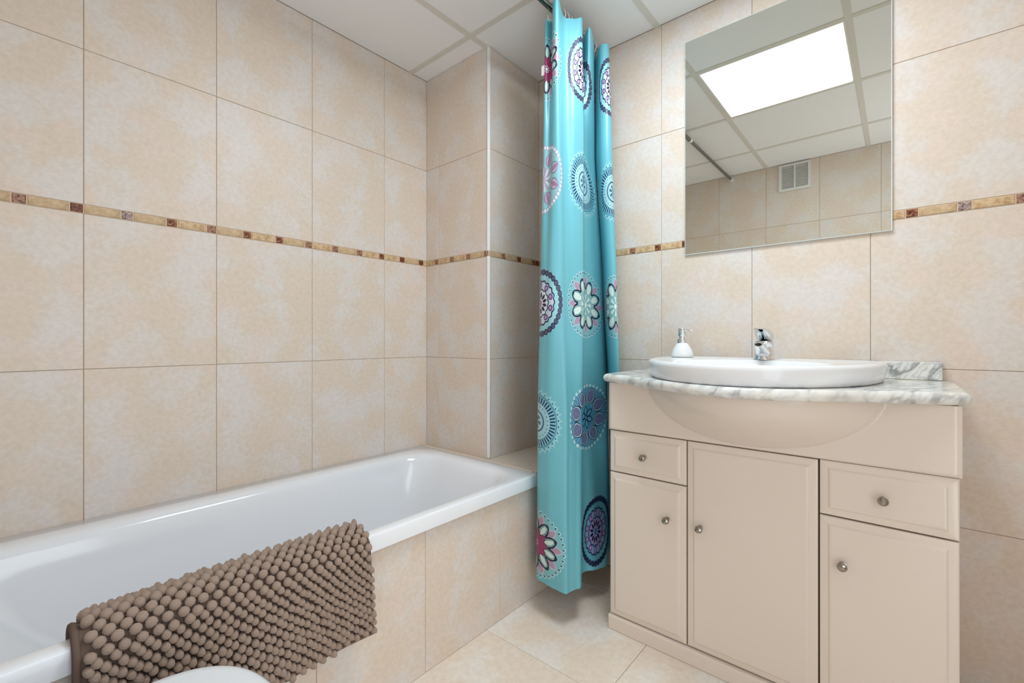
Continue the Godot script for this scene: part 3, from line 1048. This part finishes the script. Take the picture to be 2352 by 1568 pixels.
	part("collar", finish(st), M.plastic, r)
	for s: float in [-1.0, 1.0]:
		st = begin()
		var zz := -1.0195 if s < 0 else 1.0295
		tube(st, PackedVector3Array([Vector3(0, 0, zz), Vector3(0, 0, zz - s * 0.012), Vector3(0, 0, zz - s * 0.03)]), 0.019, 20)
		part("end_cap", finish(st), M.plastic, r)

# ---------------------------------------------------------------- vanity
func panel_front(w: float, h: float, depth: float, inset: float) -> ArrayMesh:
	# wrapped door: eased outer edge, flat border, a soft ogee step up to a raised field
	var st := begin()
	var k := inset
	var r: Array = [Vector2(0, -depth), Vector2(0, -0.0070), Vector2(0.0006, -0.0054), Vector2(0.0022, -0.0046), Vector2(0.005, -0.0040), Vector2(k - 0.006, -0.0022), Vector2(k - 0.0045, -0.0022), Vector2(k - 0.003, -0.0017), Vector2(k - 0.0016, -0.0003), Vector2(k, 0.0010), Vector2(k + 0.002, 0.0018), Vector2(k + 0.005, 0.0020)]
	nested(st, 0, 0, w, h, r)
	return finish(st)

func knob(parent: Node, at: Vector3) -> void:
	var st := begin()
	var prof := [Vector2(0.0080, 0.0), Vector2(0.0080, 0.0015), Vector2(0.0045, 0.003), Vector2(0.0040, 0.010), Vector2(0.0065, 0.0125), Vector2(0.0108, 0.0165), Vector2(0.0118, 0.0200), Vector2(0.0098, 0.0245), Vector2(0.0055, 0.0272), Vector2(0.0, 0.0278)]
	for k in prof.size() - 1:
		var lo: Vector2 = prof[k]
		var hi: Vector2 = prof[k + 1]
		for i in 10:
			next_group(st)
			var a := -TAU * i / 10
			var b := -TAU * (i + 1) / 10
			quad(st, Vector3(cos(a) * lo.x, lo.y, sin(a) * lo.x), Vector3(cos(b) * lo.x, lo.y, sin(b) * lo.x), Vector3(cos(b) * hi.x, hi.y, sin(b) * hi.x), Vector3(cos(a) * hi.x, hi.y, sin(a) * hi.x))
	var o := part("knob", finish(st), M.knob, parent, at)
	o.rotation.x = PI / 2
	o.set_meta("label", "small faceted round chrome knob")

func build_vanity() -> void:
	var zf := 0.385
	var t := thing("vanity_cabinet", "glossy cream bathroom vanity cabinet with drawers, doors and chrome knobs", "cabinet", Vector3(1.466, FLOOR, 0.19))
	var off := -t.position
	var st := begin()
	box(st, Vector3(1.0457, 0.027, 0.004) + off, Vector3(1.8857, 0.043, zf - 0.0195) + off)
	box(st, Vector3(1.0457, 0.043, 0.004) + off, Vector3(1.8857, 0.800, 0.012) + off)
	for x: float in [1.2865, 1.6305]:
		box(st, Vector3(x, 0.043, 0.0122) + off, Vector3(x + 0.016, 0.668, zf - 0.0195) + off)
	box(st, Vector3(1.0457, 0.660, zf - 0.10) + off, Vector3(1.8857, 0.676, zf - 0.0195) + off)
	part("body", finish(st), M.carcass, t)
	for x: float in [1.029, 1.886]:
		st = begin()
		box(st, Vector3(x, 0.025, 0.0025) + off, Vector3(x + 0.0165, 0.8365, zf - 0.0195) + off)
		part("side_panel", finish(st), M.lacquer, t)
	# plinth
	st = begin()
	nested(st, 1.026 + off.x, 0.0, 1.903 + off.x, 0.047, [Vector2(0, -0.03), Vector2(0, -0.003), Vector2(0.001, -0.0008), Vector2(0.003, 0.0)])
	part("plinth", finish(st), M.lacquer, t, Vector3(0, 0, 0.392 + off.z))
	# fronts
	var leaf := func(called: String, x0: float, y0: float, x1: float, y1: float, inset: float) -> MeshInstance3D:
		return part(called, panel_front(x1 - x0, y1 - y0, 0.018, inset), M.lacquer, t, Vector3(x0, y0, zf) + off)
	var d: MeshInstance3D = leaf.call("drawer", 1.0285, 0.5285, 1.2925, 0.6695, 0.0215)
	knob(d, Vector3(1.158 - 1.0285, 0.597 - 0.5285, 0.002))
	d = leaf.call("drawer", 1.6405, 0.5305, 1.9035, 0.6715, 0.0215)
	knob(d, Vector3(1.770 - 1.6405, 0.597 - 0.5305, 0.002))
	d = leaf.call("door", 1.0285, 0.0305, 1.2925, 0.5245, 0.0215)
	knob(d, Vector3(1.236 - 1.0285, 0.412 - 0.0305, 0.002))
	d = leaf.call("door", 1.2965, 0.0325, 1.6365, 0.6695, 0.0215)
	knob(d, Vector3(1.338 - 1.2965, 0.412 - 0.0325, 0.002))
	d = leaf.call("door", 1.6405, 0.0335, 1.9035, 0.5265, 0.0215)
	knob(d, Vector3(1.690 - 1.6405, 0.413 - 0.0335, 0.002))
	# curved fascia with a bow below the basin
	var nx := 110
	var ny := 56
	var x0 := 1.0255; var x1 := 1.9075; var y0 := 0.6735; var y1 := 0.8365
	var zfa := func(x: float, y: float) -> float:
		var ex := minf(x - x0, x1 - x)
		var ey := y - y0
		var e := minf(ex, ey)
		var z := zf + 0.004 - 0.006 * pow(1.0 - clampf(e / 0.008, 0, 1), 2.0)
		var s := 1.0 - pow((x - 1.472) / 0.300, 2) - pow((0.85 - y) / 0.168, 2)
		if s > 0.0:
			z += 0.0060 * smoothstep(0.0, 0.035, s) + 0.148 * pow(s, 1.15)
		return z
	st = begin()
	for j in ny:
		for i in nx:
			var xa := lerpf(x0, x1, float(i) / nx)
			var xb := lerpf(x0, x1, float(i + 1) / nx)
			var ya := lerpf(y0, y1, float(j) / ny)
			var yb := lerpf(y0, y1, float(j + 1) / ny)
			quad(st, Vector3(xa, ya, zfa.call(xa, ya)) + off, Vector3(xb, ya, zfa.call(xb, ya)) + off, Vector3(xb, yb, zfa.call(xb, yb)) + off, Vector3(xa, yb, zfa.call(xa, yb)) + off)
	next_group(st)
	for i in nx:
		var xa := lerpf(x0, x1, float(i) / nx)
		var xb := lerpf(x0, x1, float(i + 1) / nx)
		var zb := zf - 0.018
		quad(st, Vector3(xa, y0, zb) + off, Vector3(xb, y0, zb) + off, Vector3(xb, y0, zfa.call(xb, y0)) + off, Vector3(xa, y0, zfa.call(xa, y0)) + off)
	next_group(st)
	for j in ny:
		var ya := lerpf(y0, y1, float(j) / ny)
		var yb := lerpf(y0, y1, float(j + 1) / ny)
		quad(st, Vector3(x1, ya, zfa.call(x1, ya)) + off, Vector3(x1, ya, zf - 0.018) + off, Vector3(x1, yb, zf - 0.018) + off, Vector3(x1, yb, zfa.call(x1, yb)) + off)
		quad(st, Vector3(x0, ya, zf - 0.018) + off, Vector3(x0, ya, zfa.call(x0, ya)) + off, Vector3(x0, yb, zfa.call(x0, yb)) + off, Vector3(x0, yb, zf - 0.018) + off)
	part("fascia", finish(st), M.lacquer, t)

func counter_outline(inset: float, y: float) -> PackedVector3Array:
	var xl := 1.004 + inset; var xr := 1.924 - inset
	var p := PackedVector3Array()
	for k in 33:
		p.append(Vector3(lerpf(xr, xl, k / 32.0), y, 0.0015))
	for k in 15:
		p.append(Vector3(xl, y, lerpf(0.0015, 0.37, (k + 1) / 15.0)))
	var r := 0.020
	for k in 6:
		var a := PI / 2 * k / 5
		p.append(Vector3(xl + r - r * cos(a), y, 0.402 - inset - r + r * sin(a)))
	for k in 61:
		var x := lerpf(xl + r + 0.004, xr - r - 0.004, k / 60.0)
		var dx := x - 1.464
		var z := 0.400 + 0.1 * (1.0 + cos(PI * clampf(dx / 0.49, -1, 1)))
		p.append(Vector3(x, y, z - inset))
	for k in 6:
		var a := PI / 2 * (1.0 - k / 5.0)
		p.append(Vector3(xr - r + r * cos(a), y, 0.402 - inset - r + r * sin(a)))
	for k in 15:
		p.append(Vector3(xr, y, lerpf(0.37, 0.0015, k / 15.0)))
	return p

func fill_cap(st: SurfaceTool, ring: PackedVector3Array, up: bool) -> void:
	next_group(st)
	var poly := PackedVector2Array()
	for p in ring:
		poly.append(Vector2(p.x, p.z))
	var idx := Geometry2D.triangulate_polygon(poly)
	for k in range(0, idx.size(), 3):
		var a := ring[idx[k]]; var b := ring[idx[k + 1]]; var c := ring[idx[k + 2]]
		var n := (b - a).cross(c - a).y
		if (n > 0) != up:
			var sw := b
			b = c
			c = sw
		vtx(st, a, Vector2(a.x, a.z)); vtx(st, c, Vector2(c.x, c.z)); vtx(st, b, Vector2(b.x, b.z))

func build_counter() -> void:
	var t := thing("marble_countertop", "white and grey veined marble countertop with a bowed front edge on the vanity", "countertop", Vector3(1.464, 0.838, 0.2))
	var off := -t.position
	var rings: Array = []
	var h := 0.0142
	for k in 9:
		var a := -PI / 2 + PI * k / 8
		var ring := counter_outline(0.012 * (1.0 - cos(a)), 0.8526 + h * sin(a))
		for i in ring.size():
			ring[i] += off
		rings.append(ring)
	var st := begin()
	loft(st, rings, true, 80.0)
	var holes: Array = []
	for q: int in [0, 8]:
		var hole := PackedVector3Array()
		for p: Vector3 in rings[q]:
			var a := atan2(p.z - 0.335 - off.z, p.x - 1.458 - off.x)
			hole.append(Vector3(1.458 + off.x + 0.212 * cos(a), p.y, 0.335 + off.z + 0.202 * sin(a)))
		holes.append(hole)
	next_group(st)
	loft(st, [rings[8], holes[1], holes[0], rings[0]], true, 40.0)
	part("slab", finish(st), M.marble, t)
	st = begin()
	nested(st, 1.30 + off.x, 0.8672 + off.y, 1.8945 + off.x, 0.9205 + off.y, [Vector2(0, 0.0), Vector2(0, 0.0185), Vector2(0.0015, 0.020)])
	part("backsplash", finish(st), M.marble, t, Vector3(0, 0, 0.0012 + off.z))

func basin_ring(scale_out: float, y: float) -> PackedVector3Array:
	var p := PackedVector3Array()
	var n := 96
	for i in n:
		var a := -TAU * i / n
		var c := cos(a)
		var s := sin(a)
		if s >= 0:
			p.append(Vector3(1.448 + (0.328 - scale_out) * c, y, 0.15 + (0.438 - scale_out) * s))
		else:
			var e := 2.0 / 3.2
			p.append(Vector3(1.448 + (0.328 - scale_out) * signf(c) * pow(absf(c), e), y, 0.15 - (0.124 - scale_out) * pow(absf(s), e)))
	return p

func bowl_ring(a: float, b: float, y: float) -> PackedVector3Array:
	var p := PackedVector3Array()
	var n := 96
	for i in n:
		var t := -TAU * i / n
		p.append(Vector3(1.458 + a * cos(t), y, 0.335 + b * sin(t)))
	return p

func build_basin() -> void:
	var t := thing("wash_basin", "white oval ceramic countertop wash basin on the marble top", "wash basin", Vector3(1.448, 0.867, 0.25))
	var off := -t.position
	var rings: Array = []
	rings.append(basin_ring(0.014, 0.8672))
	rings.append(basin_ring(0.010, 0.8685))
	rings.append(basin_ring(0.0075, 0.872))
	rings.append(basin_ring(0.003, 0.890))
	rings.append(basin_ring(0.0, 0.908))
	rings.append(basin_ring(0.0006, 0.914))
	rings.append(basin_ring(0.003, 0.9190))
	rings.append(basin_ring(0.008, 0.9218))
	rings.append(basin_ring(0.014, 0.9224))
	rings.append(basin_ring(0.022, 0.9215))
	rings.append(basin_ring(0.030, 0.9195))
	rings.append(bowl_ring(0.215, 0.205, 0.9185))
	rings.append(bowl_ring(0.208, 0.198, 0.9170))
	rings.append(bowl_ring(0.200, 0.190, 0.912))
	rings.append(bowl_ring(0.190, 0.178, 0.898))
	rings.append(bowl_ring(0.165, 0.150, 0.850))
	rings.append(bowl_ring(0.115, 0.100, 0.812))
	rings.append(bowl_ring(0.05, 0.045, 0.802))
	rings.append(bowl_ring(0.02, 0.02, 0.800))
	for r: PackedVector3Array in rings:
		for i in r.size():
			r[i] += off
	for k in rings.size():
		for i in 96:
			rings[k][i] = rings[k][i]
	var st := begin()
	loft(st, rings, true, 75.0)
	cap(st, rings[-1], true)
	part("basin_body", finish(st), M.ceramic, t)
	st = begin()
	lathe(st, [Vector2(0.0, 0.0), Vector2(0.022, 0.0), Vector2(0.024, 0.002), Vector2(0.02, 0.004), Vector2(0.0, 0.003)], 20)
	part("drain", finish(st), M.chrome, t, Vector3(1.458, 0.8005, 0.335) + off)

func build_faucet() -> void:
	var c := Vector3(1.4535, 0.9195, 0.100)
	var t := thing("faucet", "chrome single-lever mixer tap on the basin", "faucet", c)
	var st := begin()
	# base and body: round foot that leans into the spout
	var rings: Array = []
	rings.append(circle(Vector3(0, 0.0, 0.004), 0.0315, 32, 0.033))
	rings.append(circle(Vector3(0, 0.003, 0.004), 0.0315, 32, 0.033))
	rings.append(circle(Vector3(0, 0.006, 0.003), 0.0298, 32, 0.0305))
	rings.append(circle(Vector3(0, 0.020, 0.001), 0.0285, 32, 0.029))
	rings.append(circle(Vector3(0, 0.040, 0.0), 0.0280, 32))
	rings.append(circle(Vector3(0, 0.0415, 0.0), 0.0265, 32))
	rings.append(circle(Vector3(0, 0.0430, 0.0), 0.0265, 32))
	rings.append(circle(Vector3(0, 0.0445, 0.0), 0.0280, 32))
	rings.append(circle(Vector3(0, 0.062, 0.0), 0.0275, 32))
	loft(st, rings, true, 50.0)
	cap(st, rings[-1], true)
	part("body", finish(st), M.chrome, t)
	# spout: flattened beak rising forward
	st = begin()
	rings = []
	var ks := [[0.000, 0.018, 0.0235, 0.018], [0.020, 0.026, 0.0225, 0.0190], [0.040, 0.0355, 0.0190, 0.0155], [0.060, 0.0440, 0.0160, 0.0118], [0.078, 0.0500, 0.0142, 0.0095], [0.083, 0.0515, 0.0130, 0.0082]]
	for k: Array in ks:
		var ring := PackedVector3Array()
		for i in 24:
			var a := TAU * i / 24
			var nrm := Vector3(0, 0.94, -0.34)
			ring.append(Vector3(0, k[1], k[0]) + Vector3(cos(a) * k[2], 0, 0) + nrm * sin(a) * k[3])
		rings.append(ring)
	loft(st, rings, true, 60.0)
	cap(st, rings[-1], true)
	part("spout", finish(st), M.chrome, t)
	st = begin()
	var ring2: Array = []
	for k in 2:
		var ring := PackedVector3Array()
		for i in 20:
			var a := TAU * i / 20
			ring.append(Vector3(0, 0.0502 + 0.0006 * k, 0.0822 + 0.0014 * k) + Vector3(cos(a) * 0.0098, 0, 0) + Vector3(0, 0.94, -0.34) * sin(a) * 0.0052)
		ring2.append(ring)
	loft(st, ring2)
	cap(st, ring2[1], true)
	part("outlet", finish(st), M.chrome_dark, t)
	# lever: hood over the body that sweeps forward into a thin blade
	st = begin()
	rings = []
	var hs := [[-0.0278, 0.0600, 0.016, 0.010], [-0.0260, 0.068, 0.0245, 0.018], [-0.016, 0.0775, 0.0280, 0.023], [0.002, 0.0865, 0.0280, 0.0235], [0.022, 0.0935, 0.0260, 0.0205], [0.044, 0.0985, 0.0225, 0.0140], [0.066, 0.1015, 0.0190, 0.0085], [0.088, 0.1025, 0.0150, 0.0050], [0.108, 0.1020, 0.0105, 0.0032], [0.116, 0.1015, 0.0060, 0.0020]]
	for i0 in hs.size():
		var k: Array = hs[i0]
		var ka: Array = hs[maxi(i0 - 1, 0)]
		var kb: Array = hs[mini(i0 + 1, hs.size() - 1)]
		var dir := Vector3(0, kb[1] - ka[1], kb[0] - ka[0]).normalized()
		var nrm := dir.cross(Vector3.RIGHT).normalized()
		if nrm.y < 0: nrm = -nrm
		var ring := PackedVector3Array()
		for i in 24:
			var a := TAU * i / 24
			var sy := sin(a)
			ring.append(Vector3(0, k[1], k[0]) + Vector3(cos(a) * k[2], 0, 0) + nrm * (sy * k[3] * (0.55 if sy > 0 else 1.0)))
		rings.append(ring)
	loft(st, rings, true, 80.0)
	cap(st, rings[-1], true)
	cap(st, rings[0], false)
	part("lever", finish(st), M.chrome, t)

func build_soap() -> void:
	var t := thing("soap_dispenser", "white egg-shaped soap dispenser with a chrome pump on the basin", "soap dispenser", Vector3(1.1785, 0.9205, 0.100))
	var st := begin()
	lathe(st, [Vector2(0.0, 0.0), Vector2(0.035, 0.0), Vector2(0.0385, 0.002), Vector2(0.0400, 0.006), Vector2(0.0392, 0.013), Vector2(0.0360, 0.023), Vector2(0.0312, 0.033), Vector2(0.0258, 0.042), Vector2(0.0205, 0.0492), Vector2(0.0172, 0.0525), Vector2(0.0, 0.0530)], 40)
	part("bottle", finish(st), M.bottle, t)
	st = begin()
	lathe(st, [Vector2(0.0172, 0.0525), Vector2(0.0175, 0.0535), Vector2(0.0175, 0.0665), Vector2(0.0165, 0.0680), Vector2(0.0115, 0.0685), Vector2(0.0108, 0.0700), Vector2(0.0108, 0.0775), Vector2(0.013, 0.0782), Vector2(0.0138, 0.0795), Vector2(0.0138, 0.1060), Vector2(0.0128, 0.1075), Vector2(0.0, 0.1080)], 28)
	part("pump", finish(st), M.chrome, t)
	st = begin()
	tube(st, PackedVector3Array([Vector3(0.010, 0.0995, 0.0), Vector3(0.026, 0.0998, -0.001), Vector3(0.034, 0.0990, -0.001), Vector3(0.0365, 0.0965, -0.001)]), 0.0030, 10)
	part("nozzle", finish(st), M.chrome, t)

func build_mirror() -> void:
	var t := thing("wall_mirror", "frameless rectangular mirror on the tiled wall above the basin", "mirror", Vector3(1.4695, 1.319, 0.0))
	var hw := 0.3145
	var hh := 0.840
	var st := begin()
	nested(st, -hw, 0, hw, hh, [Vector2(0, 0.0022), Vector2(0, 0.0082), Vector2(0.0010, 0.0091), Vector2(0.0030, 0.0093)])
	part("glass_edge", finish(st), M.mirror_edge, t)
	st = begin()
	nested(st, -hw + 0.0026, 0.0026, hw - 0.0026, hh - 0.0026, [Vector2(0, 0.0090), Vector2(0.0, 0.0095)])
	part("mirror_glass", finish(st), M.mirror, t)

# ---------------------------------------------------------------- toilet
func egg(hw: float, z_nose: float, z_wide: float, z_back: float, y: float, inset := 0.0) -> PackedVector3Array:
	var p := PackedVector3Array()
	var n := 64
	for i in n:
		var a := -TAU * i / n
		var c := cos(a)
		var s := sin(a)
		if s <= 0:
			p.append(Vector3((hw - inset) * signf(c) * pow(absf(c), 0.82), y, z_wide - (z_wide - z_nose - inset) * pow(absf(s), 0.82)))
		else:
			var e := 0.62
			p.append(Vector3((hw - inset) * signf(c) * pow(absf(c), e), y, z_wide + (z_back - z_wide - inset) * pow(s, e)))
	return p

func build_toilet() -> void:
	var t := thing("toilet", "white toilet with its lid closed in the lower foreground", "toilet", Vector3(1.026, FLOOR, ROOM_D - 0.012))
	var st := begin()
	var n0 := -0.540; var zw := -0.375; var zb := -0.175
	var rings: Array = []
	rings.append(egg(0.115, -0.40, -0.28, -0.02, 0.0))
	rings.append(egg(0.115, -0.40, -0.28, -0.02, 0.02))
	rings.append(egg(0.105, -0.39, -0.28, -0.02, 0.10))
	rings.append(egg(0.115, -0.43, -0.30, -0.02, 0.22))
	rings.append(egg(0.165, n0 + 0.012, zw, -0.02, 0.34))
	rings.append(egg(0.176, n0 + 0.004, zw, -0.02, 0.375))
	rings.append(egg(0.176, n0 + 0.004, zw, -0.02, 0.395))
	rings.append(egg(0.168, n0 + 0.010, zw, -0.024, 0.40))
	loft(st, rings, true, 50.0)
	fill_cap(st, rings[-1], true)
	part("bowl", finish(st), M.ceramic, t)
	st = begin()
	rings = []
	rings.append(egg(0.176, n0 + 0.002, zw, zb, 0.4015))
	rings.append(egg(0.178, n0, zw, zb, 0.405))
	rings.append(egg(0.178, n0, zw, zb, 0.414))
	rings.append(egg(0.174, n0 + 0.004, zw, zb - 0.004, 0.418))
	loft(st, rings, true, 50.0)
	fill_cap(st, rings[-1], true)
	part("seat", finish(st), M.plastic_white, t)
	st = begin()
	rings = []
	rings.append(egg(0.176, n0 + 0.002, zw, zb, 0.4195))
	rings.append(egg(0.179, n0 - 0.001, zw, zb, 0.423))
	rings.append(egg(0.179, n0 - 0.001, zw, zb, 0.430))
	for k in 5:
		var f := (k + 1) / 5.0
		rings.append(egg(0.179, n0 - 0.001, zw, zb, 0.430 + 0.009 * sin(f * PI / 2), 0.002 + 0.016 * f * f))
	loft(st, rings, true, 70.0)
	fill_cap(st, rings[-1], true)
	part("lid", finish(st), M.plastic_white, t)
	for s: float in [-1.0, 1.0]:
		st = begin()
		tube(st, PackedVector3Array([Vector3(s * 0.075 - 0.022, 0.425, zb + 0.012), Vector3(s * 0.075 + 0.022, 0.425, zb + 0.012)]), 0.010, 12)
		part("hinge", finish(st), M.plastic_white, t)
	st = begin()
	var a0 := rounded_rect(-0.18, -0.155, 0.18, -0.002, 0.03, 0.402, 6)
	var a1 := rounded_rect(-0.19, -0.160, 0.19, -0.002, 0.03, 0.74, 6)
	loft(st, [a0, a1])
	cap(st, a1, true)
	part("tank", finish(st), M.ceramic, t)
	st = begin()
	var b0 := rounded_rect(-0.197, -0.168, 0.197, -0.002, 0.03, 0.741, 6)
	var b1 := rounded_rect(-0.197, -0.168, 0.197, -0.002, 0.03, 0.765, 6)
	var b2 := rounded_rect(-0.190, -0.160, 0.190, -0.006, 0.03, 0.772, 6)
	loft(st, [b0, b1, b2])
	cap(st, b2, true)
	part("tank_lid", finish(st), M.ceramic, t)
	st = begin()
	lathe(st, [Vector2(0.024, 0.0), Vector2(0.024, 0.004), Vector2(0.02, 0.007), Vector2(0.0, 0.0075)], 24)
	part("flush_button", finish(st), M.chrome, t, Vector3(0, 0.7722, -0.08))

# ---------------------------------------------------------------- scene
func _ready() -> void:
	rng.seed = 20240
	# camera: level, on a wide lens shifted a hair
	var cam := Camera3D.new()
	cam.name = "camera"
	cam.near = 0.02
	cam.far = 30.0
	cam.set_frustum(0.02 * H_PX / 1040.4, Vector2(0.0, -0.02 * 4.6 / 1040.4), 0.02, 30.0)
	cam.position = Vector3(1.799, 0.9865, 1.813)
	cam.rotation = Vector3(0, deg_to_rad(40.5044), 0)
	add_child(cam)
	cam.current = true
	# environment
	var env := Environment.new()
	env.background_mode = Environment.BG_COLOR
	env.background_color = Color(0.02, 0.02, 0.02)
	env.tonemap_mode = Environment.TONE_MAPPER_LINEAR
	env.tonemap_exposure = 1.0
	env.sdfgi_enabled = true
	env.ssao_enabled = true
	env.ssil_enabled = true
	var we := WorldEnvironment.new()
	we.name = "environment"
	we.environment = env
	add_child(we)
	# the panel light in the ceiling
	var al := AreaLight3D.new()
	al.name = "ceiling_light_glow"
	al.area_size = Vector2(0.56, 0.54)
	al.area_normalize_energy = true
	al.light_energy = 1.55
	al.light_color = Color(0.91, 0.965, 1.0)
	al.shadow_enabled = true
	al.set("area_range", 8.0)
	al.set("area_attenuation", 2.0)
	al.position = Vector3(1.3425, CEIL - 0.003, 0.754)
	al.rotation = Vector3(-PI / 2, 0, 0)
	add_child(al)

	# daylight from the hall, coming in through the open doorway on the right
	var dl := AreaLight3D.new()
	dl.name = "doorway_daylight"
	dl.area_size = Vector2(ROOM_D - DOOR_Z0 - 0.1, DOOR_H - 0.08)
	dl.area_normalize_energy = true
	dl.light_energy = 1.4
	dl.light_color = Color(0.93, 0.97, 1.0)
	dl.shadow_enabled = true
	dl.set("area_range", 8.0)
	dl.set("area_attenuation", 2.0)
	dl.position = Vector3(ROOM_W + 0.05, DOOR_H / 2 - 0.01, (ROOM_D + DOOR_Z0) / 2)
	dl.rotation = Vector3(0, PI / 2, 0)
	add_child(dl)

	make_materials()
	M.plastic_white = mat(Color(0.90, 0.91, 0.925), 0.2)
	build_shell()
	build_light()
	build_vent()
	build_tub()
	build_vanity()
	build_counter()
	build_basin()
	build_mirror()
	build_toilet()
	build_curtain()
	build_mat()
	build_faucet()
	build_soap()
